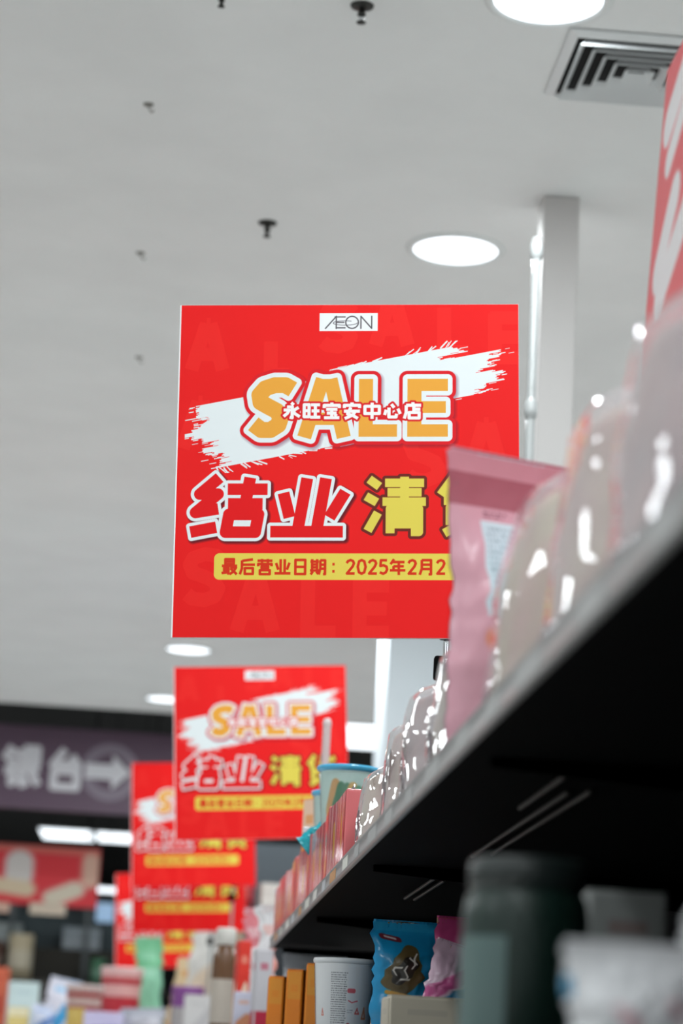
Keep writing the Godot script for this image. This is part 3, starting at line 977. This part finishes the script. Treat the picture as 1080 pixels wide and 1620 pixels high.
# ---------------------------------------------------------------- goods on the lower shelf
func make_lower_goods() -> void:
	var y := LOW_TOP
	# paper snack cup
	var cm := blank(512, 256, Color(0.90, 0.905, 0.91))
	for u in [60, 316]:
		fine_print(cm, Rect2i(u, 22, 46, 230), Color(0.33, 0.33, 0.36), 5)
		blob(cm, [Vector2(u + 52, 62), Vector2(u + 66, 62)], 5, Color("#d8424c"))
		blob(cm, [Vector2(u + 52, 84), Vector2(u + 62, 88), Vector2(u + 78, 84)], 1.2, Color("#d8424c"))
		fine_print(cm, Rect2i(u + 50, 104, 16, 10), Color(0.5, 0.5, 0.54), 5)
		blob(cm, [Vector2(u + 80, 100), Vector2(u + 74, 112), Vector2(u + 86, 112), Vector2(u + 80, 102)], 1.6, Color("#cf3b34"))
		blob(cm, [Vector2(u + 104, 98), Vector2(u + 98, 122), Vector2(u + 111, 122), Vector2(u + 104, 100)], 2.2, Color("#dc7a44"))
		blob(cm, [Vector2(u + 56, 150), Vector2(u + 72, 174), Vector2(u + 66, 250)], 12, Color("#8c5a3c"))
		blob(cm, [Vector2(u + 54, 138), Vector2(u + 76, 156), Vector2(u + 82, 190)], 5, Color("#b8433c"))
		blob(cm, [Vector2(u - 30, 104), Vector2(u - 34, 118), Vector2(u - 26, 118), Vector2(u - 30, 106)], 1.6, Color("#dd7766"))
	var o = thing("paper_cup", "white paper snack cup with small print and brown picture", "cup", Vector3(0.243, y, -3.2), 3.42)
	part(o, "body", lathe([[0.030, 0.0], [0.0305, 0.004], [0.0404, 0.146]], 48), printed("cup_print", cm, 0.35))
	part(o, "rim", lathe([[0.0402, 0.145], [0.0423, 0.146], [0.0430, 0.149], [0.0419, 0.152], [0.0402, 0.1515]], 48), plain(Color(0.86, 0.87, 0.88), 0.3))
	part(o, "lid_film", lathe([[0.0404, 0.1518], [0.028, 0.1526], [0.0001, 0.153]], 40), plain(Color(0.80, 0.82, 0.83), 0.15))
	part(o, "wrap", lathe([[0.032, 0.006], [0.0412, 0.144]], 40), mats["clear_acrylic"])
	# blue snack bag
	var bm := blank(128, 220, Color("#1d97cf"))
	bm.fill_rect(Rect2i(0, 0, 128, 12), Color("#2aa4d8"))
	blob(bm, [Vector2(16, 20), Vector2(38, 24)], 4, Color("#7a2e3c"))
	blob(bm, [Vector2(20, 20), Vector2(34, 23)], 1.4, Color("#d8d4d8"))
	blob(bm, [Vector2(24, 82), Vector2(50, 44), Vector2(60, 74), Vector2(36, 92)], 13, Color("#6a5a3a"))
	blob(bm, [Vector2(36, 76), Vector2(52, 60)], 12, Color("#38332e"))
	for s in [[30, 64, 40, 64], [30, 64, 30, 74], [46, 62, 46, 78], [38, 80, 50, 80], [52, 50, 60, 58], [60, 44, 56, 64]]:
		blob(bm, [Vector2(s[0], s[1]), Vector2(s[2], s[3])], 1.5, Color("#e6e2da"))
	blob(bm, [Vector2(18, 98), Vector2(52, 104)], 3, Color("#c9973f"))
	var bmat := printed("blue_bag_print", bm, 0.22)
	bag("snack_bag", "bright blue snack bag with a dark picture panel beside the paper cup", Vector3(0.318, y, -3.06), 0.1, 0.112, 0.194, 0.05, bmat, 171)
	bag("snack_bag", "second blue snack bag tucked behind the pink-topped one", Vector3(0.415, y, -3.08), -0.1, 0.085, 0.192, 0.05, bmat, 173)
	# rainbow and pink packs
	var rmg := blank(96, 160, Color("#a39a70"))
	rmg.fill_rect(Rect2i(0, 0, 96, 40), Color("#d2508c"))
	rmg.fill_rect(Rect2i(0, 40, 96, 16), Color("#cf6a4a"))
	blob(rmg, [Vector2(48, 76), Vector2(60, 80)], 7, Color("#3b3930"))
	blob(rmg, [Vector2(46, 110), Vector2(56, 112)], 8, Color("#4a4a36"))
	rmg.fill_rect(Rect2i(0, 132, 96, 28), Color("#b2524a"))
	bag("snack_bag", "pink-topped khaki snack bag beside the dark green jar", Vector3(0.368, y, -2.90), 0.2, 0.09, 0.192, 0.05, printed("khaki_bag_print", rmg, 0.25), 175)
	var rw := blank(96, 160, Color("#e9c6dc"))
	for q in [["#d85ea0", 40], ["#4aa8e0", 66], ["#c23a8e", 90], ["#e8c648", 112], ["#e05a7c", 136]]:
		blob(rw, [Vector2(-6, q[1] + 34.0), Vector2(102, q[1] - 30.0)], 9, Color(q[0]), 3.0)
	var rb = bag("snack_bag", "rainbow striped snack bag leaning behind the beige box", Vector3(0.306, y + 0.008, -2.78), 0.1, 0.064, 0.15, 0.036, printed("rainbow_bag_print", rw, 0.25), 177)
	rb.rotation.z = -0.26
	carton("snack_box", "small beige box with a dark round mark on the lower shelf", Vector3(0.286, y, -2.64), 0.03, Vector3(0.082, 0.089, 0.07), Color("#cfc6b4"), Color("#b8b0a2"), 3)
	# orange boxes standing in a row
	for q in [[0.192, -3.86, 0.149, "slim orange box at the outer end of the orange row"], [0.214, -3.74, 0.156, "slim orange box in the middle of the orange row"], [0.236, -3.62, 0.161, "slim amber orange box nearest the paper cup"]]:
		carton("orange_box", q[3], Vector3(q[0], y, q[1]), -0.25, Vector3(0.026, q[2], 0.07), Color("#f5901c"), Color("#f2a02e"), 1)
	bag("snack_bag", "plain white bag behind the orange boxes under the shelf end", Vector3(0.30, y, -4.72), 0.2, 0.13, 0.225, 0.05, mat("white_wrap", Color(0.84, 0.85, 0.88), 0.3), 179)
	# dark green jar
	var g = thing("storage_jar", "large dark green jar standing under the upper shelf", "jar", Vector3(0.206, y, -1.38))
	part(g, "body", lathe([[0.0001, 0.0], [0.033, 0.0], [0.036, 0.004], [0.036, 0.094], [0.0345, 0.104], [0.031, 0.110]], 40), mat("dark_green_glass", Color("#122822"), 0.4))
	part(g, "lid", lathe([[0.031, 0.108], [0.0335, 0.110], [0.0335, 0.124], [0.031, 0.127], [0.0001, 0.127]], 40), plain(Color("#1c2423"), 0.4))
	part(g, "teal_band", arc_band(0.0364, 0.004, 0.082, 2.0, 3.7), plain(Color("#566c6a"), 0.5))  # grey-teal band over part of the side
	carton("snack_box", "grey box with a rounded top behind the green jar", Vector3(0.290, y, -1.55), 0.1, Vector3(0.052, 0.124, 0.05), Color("#8f9290"), Color("#7c5a58"), 3)
	# white bags in front
	var wmg := blank(128, 128, Color("#f2f2f5"))
	for q in [[40, 60], [92, 52], [66, 100]]:
		blob(wmg, [Vector2(q[0], q[1]), Vector2(q[0] + 8, q[1] + 14)], 6, Color("#e2b8c0"), 5.0)
	var wm := printed("white_bag_print", wmg, 0.25)
	var wb = bag("white_bag", "soft white bag with faint pink print and a blue tag", Vector3(0.214, y, -1.10), 0.15, 0.066, 0.066, 0.045, wm, 181, "", 0.9, 0.004)
	part(wb, "blue_tag", rbox(Vector3(0.005, 0.009, 0.002), 0.0008), plain(Color("#7cc6ee"), 0.3), Vector3(-0.032, 0.046, 0.004))
	bag("white_bag", "plain soft white bag nearest the start of the shelf", Vector3(0.262, y, -1.02), -0.1, 0.08, 0.078, 0.05, wm, 183, "", 0.9, 0.004)


# ---------------------------------------------------------------- beyond the shelf unit
func make_back_store() -> void:
	# promotion table and what stands on it
	var t = thing("promotion_table", "white promotion table piled with snacks past the shelf end", "table", Vector3(-0.365, 0, -10.4))
	part(t, "tabletop", rbox(Vector3(1.27, 0.03, 4.1), 0.004), plain(Color(0.86, 0.86, 0.86), 0.4), Vector3(0, 1.065, 0))
	part(t, "skirt", rbox(Vector3(1.23, 1.05, 4.06), 0.004), plain(Color(0.75, 0.12, 0.14), 0.6), Vector3(0, 0.525, 0))
	var e = thing("end_stand", "narrow grey stand against the far end of the shelf unit", "stand", Vector3(0.2, 0, -5.5))
	part(e, "top", rbox(Vector3(0.24, 0.03, 1.2), 0.004), plain(Color(0.45, 0.45, 0.46), 0.55), Vector3(0, 1.035, 0))
	part(e, "body", rbox(Vector3(0.22, 1.02, 1.16), 0.004), plain(Color(0.45, 0.45, 0.46), 0.55), Vector3(0, 0.51, 0))
	var goods := [
		["pouch", "snack_bag", "tall white snack bag leaning beside the shelf unit's far end", "bag", 0.180, -9.90, 0.195, 0.513, 0.090, 232, 228, 222, 236, 214, 190],
		["pouch", "snack_bag", "mint green snack bag standing on the promotion table", "bag", -0.022, -10.80, 0.111, 0.399, 0.090, 150, 214, 180, 120, 200, 150],
		["pouch", "snack_bag", "cream and orange snack bag next to the mint green bag", "bag", 0.075, -10.35, 0.095, 0.300, 0.075, 226, 200, 160, 226, 130, 50],
		["tin", "biscuit_tin", "purple round tin with a grey band on the promotion table", "tin", 0.118, -9.45, 0.126, 0.156, 0.126, 130, 70, 140, 170, 165, 165],
		["tub", "instant_noodle_tub", "wide pink and white tub with dark red bands", "tub", -0.153, -10.50, 0.181, 0.254, 0.181, 226, 170, 168, 186, 40, 54],
		["tub", "instant_noodle_tub", "pale pink tub with brown foot behind the lilac box", "tub", -0.288, -9.90, 0.153, 0.155, 0.153, 206, 176, 170, 170, 60, 60],
		["pouch", "snack_bag", "blue and white snack bag between teal box and pink tub", "bag", -0.453, -11.10, 0.131, 0.213, 0.075, 228, 226, 240, 70, 168, 224],
		["carton", "snack_box", "pale teal snack box behind the blue and white bag", "box", -0.627, -11.70, 0.143, 0.207, 0.105, 200, 216, 216, 170, 190, 196],
		["carton", "snack_box", "orange red snack box at the end of the promotion table", "box", -0.774, -12.00, 0.104, 0.280, 0.105, 204, 96, 66, 180, 60, 44],
		["carton", "snack_box", "small yellow snack box in the promotion table's outer row", "box", -0.526, -9.60, 0.078, 0.046, 0.090, 226, 204, 130, 240, 232, 200],
		["pouch", "snack_bag", "white bag with blue print in the promotion table's outer row", "bag", -0.440, -9.45, 0.083, 0.056, 0.075, 220, 226, 244, 110, 150, 210],
		["carton", "snack_box", "mustard snack box between the blue print bag and pink tub", "box", -0.303, -9.52, 0.063, 0.053, 0.075, 206, 176, 90, 226, 206, 140],
		["carton", "snack_box", "lilac snack box in front of the wide pink tub", "box", -0.191, -9.23, 0.146, 0.038, 0.105, 206, 200, 232, 180, 170, 214],
		["pouch", "snack_bag", "silver grey snack bag in front of the mint green bag", "bag", -0.041, -9.30, 0.156, 0.062, 0.075, 196, 196, 204, 176, 180, 190],
		["carton", "snack_box", "pale grey snack box in front of the brown jar", "box", 0.150, -8.55, 0.101, 0.098, 0.090, 196, 192, 192, 178, 174, 176],
		["jar", "sauce_jar", "brown glass jar with a white lid near the shelf end", "jar", 0.162, -6.10, 0.060, 0.299, 0.060, 104, 74, 52, 214, 212, 206],
		["carton", "snack_box", "bright red upright snack box near the shelf end", "box", 0.193, -5.70, 0.030, 0.247, 0.060, 222, 50, 34, 240, 214, 190],
		["pouch", "snack_bag", "white bag with pink print behind the shelf end", "bag", 0.225, -5.90, 0.043, 0.335, 0.040, 228, 222, 224, 214, 120, 130],
		["pouch", "snack_bag", "white bag with a pale red print touching the shelf end", "bag", 0.239, -5.40, 0.045, 0.310, 0.040, 226, 222, 224, 226, 150, 140],
		["carton", "snack_box", "white box with crimson stripes below the white bags", "box", 0.217, -5.15, 0.035, 0.204, 0.050, 214, 210, 216, 196, 40, 70],
		["carton", "snack_box", "lavender white box with an orange edge by the shelf end", "box", 0.189, -5.30, 0.044, 0.119, 0.050, 206, 204, 222, 226, 150, 110],
	]
	var n := 0
	for g in goods:
		var far := n < 15
		var at := Vector3(g[4], 1.085 if far else 1.05, g[5])
		var tall: float = g[7] + (0.07 if far else 0.0)
		var c1 := Color8(g[9], g[10], g[11])
		var c2 := Color8(g[12], g[13], g[14])
		match g[0]:
			"pouch":
				var b = bag(g[1], g[2], at, 0.1 * sin(n * 1.3), g[6] * 1.1, tall, g[8], printed("bag_print_%d" % n, two_tone(c1, c2, n), 0.25), 200 + n, "", 0.8, 0.012)
				b.rotation.z = [-0.13, 0.06, -0.16, 0.05][n % 4] if far else 0.02
			"carton":
				carton(g[1], g[2], at, 0.12 * sin(n * 2.1), Vector3(g[6], tall, g[8]), c1, c2, n)
			"tub":
				tub(g[1], g[2], g[3], at, g[6] / 2, tall, c1, c2)
			"tin":
				tin(g[1], g[2], at, g[6] / 2, tall, c1, c2)
			"jar":
				jar(g[1], g[2], at, g[6] / 2, tall, c1, c2)
		n += 1
	make_checkout_sign()
	make_promo_banner()
	make_far_racks()
	make_far_panels()


func make_checkout_sign() -> void:
	var im := blank(1024, 256, Color("#6e586b"))
	var k := 1024.0 / 1.9
	var fl := field(Rect2i(400, 20, 540, 220))
	write(fl, "银台", Vector2(470, 62), Vector2(118, 128), 138.0, 12.5, 4.0)
	ink(im, fl, 0.0, Color("#f6f5fb"))
	var fr := field(Rect2i(0, 0, 1024, 256))
	for i in 40:
		var a := TAU * i / 40
		var b := TAU * (i + 1) / 40
		seg(fr, Vector2(805 + 74 * cos(a), 128 + 74 * sin(a)), Vector2(805 + 74 * cos(b), 128 + 74 * sin(b)), 16, 3.0, true, true)
	ink(im, fr, 0.0, Color("#988c9b"))
	var fa := field(Rect2i(700, 20, 220, 220))
	seg(fa, Vector2(728, 128), Vector2(820, 128), 24, 3.0, false, false)
	for i in 16:
		seg(fa, Vector2(814 + i * 3.4, 128 - (52 - i * 3.2)), Vector2(814 + i * 3.4, 128 + (52 - i * 3.2)), 2.4, 3.0, false, false)
	ink(im, fa, 0.0, Color("#f6f5fb"))
	var t = thing("checkout_sign", "long purple hanging checkout sign with white characters and arrow", "sign", Vector3(-0.9, 2.41, -14.0), 0.02)
	part(t, "panel", rbox(Vector3(1.9, 0.475, 0.05), 0.006), plain(Color("#6e586b"), 0.5), Vector3(0, 0.2375, 0))
	part(t, "printed_face", quad(1.89, 0.47), printed("checkout_print", im, 0.5), Vector3(0, 0.2375, 0.0256))
	for x in [-0.8, 0.8]:
		part(t, "hanger", tube([Vector3(x, 0.47, 0), Vector3(x, 1.19, 0)], 0.004, 6), mats["black_steel"])


func make_promo_banner() -> void:
	var im := blank(256, 96, Color("#ee3640"))
	blob(im, [Vector2(0, 4), Vector2(256, 6)], 6, Color("#e8796c"), 4.0)
	blob(im, [Vector2(148, 28), Vector2(148, 50)], 20, Color("#ece6e2"), 8.0)
	blob(im, [Vector2(110, 66), Vector2(160, 72)], 13, Color("#eed9b8"), 8.0)
	blob(im, [Vector2(196, 84), Vector2(226, 68)], 14, Color("#efe3cd"), 8.0)
	blob(im, [Vector2(246, 20), Vector2(246, 52)], 13, Color("#f0c4ae"), 8.0)
	blob(im, [Vector2(60, 30), Vector2(50, 70)], 20, Color("#efe0d4"), 8.0)
	var t = thing("promotion_banner", "wide red hanging banner with cream food pictures", "banner", Vector3(-0.98, 1.93, -15.0), 0.03)
	part(t, "board", rbox(Vector3(1.15, 0.36, 0.02), 0.004), plain(Color("#c9363c"), 0.5), Vector3(0, 0.18, 0))
	part(t, "printed_face", quad(1.14, 0.355), printed("banner_print", im, 0.5), Vector3(0, 0.18, 0.0105))
	part(t, "cutout", rbox(Vector3(0.22, 0.07, 0.015), 0.006), plain(Color("#ead9c4"), 0.5), Vector3(0.28, -0.02, 0.01))
	part(t, "cutout", rbox(Vector3(0.5, 0.06, 0.015), 0.006), plain(Color("#e6c0ac"), 0.5), Vector3(-0.2, -0.025, 0.01))
	for x in [-0.5, 0.5]:
		part(t, "hanger", tube([Vector3(x, 0.36, 0), Vector3(x, 1.67, 0)], 0.004, 6), mats["black_steel"])


func make_far_racks() -> void:
	# grey rack with cartons behind the signs, right of the promotion table
	var slate := plain(Color("#4a5258"), 0.6)
	var r = thing("display_rack", "slate grey display rack with pale posts behind the sale signs", "rack", Vector3(0.46, 0, -9.6))
	part(r, "back_board", slab(Vector3(0.34, 1.9, 0.02)), slate, Vector3(0, 0.95, -0.15))
	for x in [-0.16, 0.16]:
		part(r, "post", rbox(Vector3(0.035, 1.92, 0.035), 0.003), plain(Color("#b09a86"), 0.6), Vector3(x, 0.96, 0.15))
	for yy in [0.5, 1.0, 1.35, 1.62]:
		part(r, "shelf", slab(Vector3(0.34, 0.02, 0.3)), plain(Color("#26282a"), 0.6), Vector3(0, yy, 0))
	carton("snack_box", "pale box on the top tier of the slate rack", Vector3(0.43, 1.63, -9.5), 0.1, Vector3(0.12, 0.09, 0.1), Color("#cfc8c0"), Color("#dad4cc"), 3)
	carton("snack_box", "white box on the slate rack's middle tier", Vector3(0.36, 1.36, -9.5), -0.1, Vector3(0.09, 0.10, 0.1), Color("#d8d2ca"), Color("#c8beb4"), 3)
	bag("snack_bag", "crimson bag leaning at the post of the slate rack", Vector3(0.325, 1.63, -9.52), 0.1, 0.05, 0.16, 0.03, mat("crimson_wrap", Color("#c0303c"), 0.3), 241)
	# long grey wall rack far behind the checkout sign
	var f = thing("rear_rack", "long grey wall rack far behind the promotion banner", "rack", Vector3(-0.9, 0, -20.0))
	part(f, "back_board", slab(Vector3(1.8, 2.35, 0.04)), plain(Color("#59666a"), 0.7), Vector3(0, 1.175, -0.25))
	part(f, "header", slab(Vector3(1.8, 0.10, 0.3)), plain(Color("#23292c"), 0.6), Vector3(0, 2.32, -0.1))
	part(f, "cupboard", slab(Vector3(1.8, 1.9, 0.3)), plain(Color("#3d3a33"), 0.7), Vector3(0, 0.95, -0.08))
	for x in [-0.88, -0.3, 0.3, 0.88]:
		part(f, "upright", slab(Vector3(0.04, 2.3, 0.04)), plain(Color("#6f7678"), 0.6), Vector3(x, 1.15, 0.09))
	for q in [[-1.10, -19.6, 0.10, 0.36, "#e2d3b2", "cream canister on the counter before the wall rack"], [-1.30, -19.6, 0.07, 0.30, "#6b4a3e", "brown canister beside the cream canister"], [-0.48, -19.6, 0.06, 0.20, "#4f8a68", "green canister on the counter before the wall rack"]]:
		tin("canister", q[5], Vector3(q[0], 1.62, q[1]), q[2], q[3], Color(q[4]), Color(q[4]).lerp(Color.WHITE, 0.25))
	var ct = thing("service_counter", "dark service counter in front of the grey wall rack", "counter", Vector3(-0.9, 0, -19.55))
	part(ct, "worktop", slab(Vector3(1.9, 0.05, 0.5)), plain(Color("#46423c"), 0.5), Vector3(0, 1.595, 0))
	part(ct, "front", slab(Vector3(1.84, 1.57, 0.44)), plain(Color("#46423c"), 0.5), Vector3(0, 0.785, 0))
	for q in [[-0.64, 2.0, -19.7, "#aab6be", "pale grey block for far light reflections on top of the wall rack's cupboard"], [-1.28, 2.0, -19.7, "#c6d0d0", "pale white block for far light reflections at the end of the wall rack's cupboard"]]:
		carton("glint_block", q[4], Vector3(q[0], 1.9, -20.05), 0.0, Vector3(0.30, 0.18, 0.2), Color(q[3]), Color(q[3]).lerp(Color.WHITE, 0.2), 3)  # pale blocks stand in for reflections of far lights
	var bp = thing("blue_poster_board", "small pale blue board hanging beside the red banner", "sign", Vector3(-0.42, 2.02, -18.0))
	part(bp, "board", rbox(Vector3(0.13, 0.14, 0.015), 0.004), plain(Color("#a4c4e6"), 0.5), Vector3(0, 0.07, 0))
	part(bp, "hanger", tube([Vector3(0, 0.14, 0), Vector3(0, 1.58, 0)], 0.003, 6), mats["black_steel"])


func make_far_panels() -> void:
	# flat panel lights hung under the open black ceiling
	for q in [[1.16, -15.1, 0.46, 1.15, "hanging panel light by the pale pillar"], [-0.05, -16.3, 0.34, 1.0, "hanging panel light beside the purple checkout sign"], [-0.95, -23.1, 0.5, 1.0, "larger of two paired hanging panel lights below the checkout sign"], [-0.46, -23.1, 0.42, 0.9, "smaller of two paired hanging panel lights below the checkout sign"], [-0.74, -30.6, 0.34, 1.6, "farthest hanging panel light above the red banner's end"], [3.5, -18.0, 0.5, 1.2, "hanging panel light hung beyond the pale pillar"], [-4.5, -18.0, 0.5, 1.2, "hanging panel light hung in the aisle past the checkout sign"], [-4.0, -27.0, 0.5, 1.2, "hanging panel light hung near the rear wall"]]:
		panel_light(Vector3(q[0], 3.1, q[1]), q[2], q[3], q[4], 3.58, 6.0)
	for x in [-3.6, 4.2]:  # unseen panels added to fill the store and lift the ceiling
		for k in 5:
			panel_light(Vector3(x, CEIL - 0.02, 3.0 - 3.6 * k), 0.6, 1.2, "added unseen panel light over the aisle %s" % ("across from the shelf unit" if x < 0 else "behind the shelf unit"), CEIL, SIDE_E, "added panel lights over the aisle %s" % ("across" if x < 0 else "behind"))

const SIDE_E := 6.3


func panel_light(at: Vector3, w: float, d: float, label: String, roof: float, energy: float, group := "") -> void:
	var t = thing("panel_light", label, "light", at, 0.0, group)
	part(t, "housing", rbox(Vector3(w, 0.016, d), 0.003), mat("lamp_trim", Color(0.86, 0.87, 0.87), 0.4), Vector3(0, 0.011, 0))
	part(t, "diffuser", slab(Vector3(w - 0.02, 0.003, d - 0.02)), mats["lamp_glow"], Vector3(0, 0.0015, 0))
	if roof - at.y > 0.1:
		for x in [-w * 0.4, w * 0.4]:
			part(t, "wire", tube([Vector3(x, 0.018, 0), Vector3(x, roof - at.y, 0)], 0.002, 5), mats["black_steel"])
	var l := AreaLight3D.new()
	l.name = "panel_beam"
	l.area_size = Vector2(w - 0.03, d - 0.03)
	l.light_energy = energy
	l.light_color = Color(0.95, 0.98, 0.988)
	l.area_range = 40.0
	l.shadow_enabled = true
	l.rotation_degrees.x = -90
	l.position = Vector3(0, -0.004, 0)
	t.add_child(l, true)
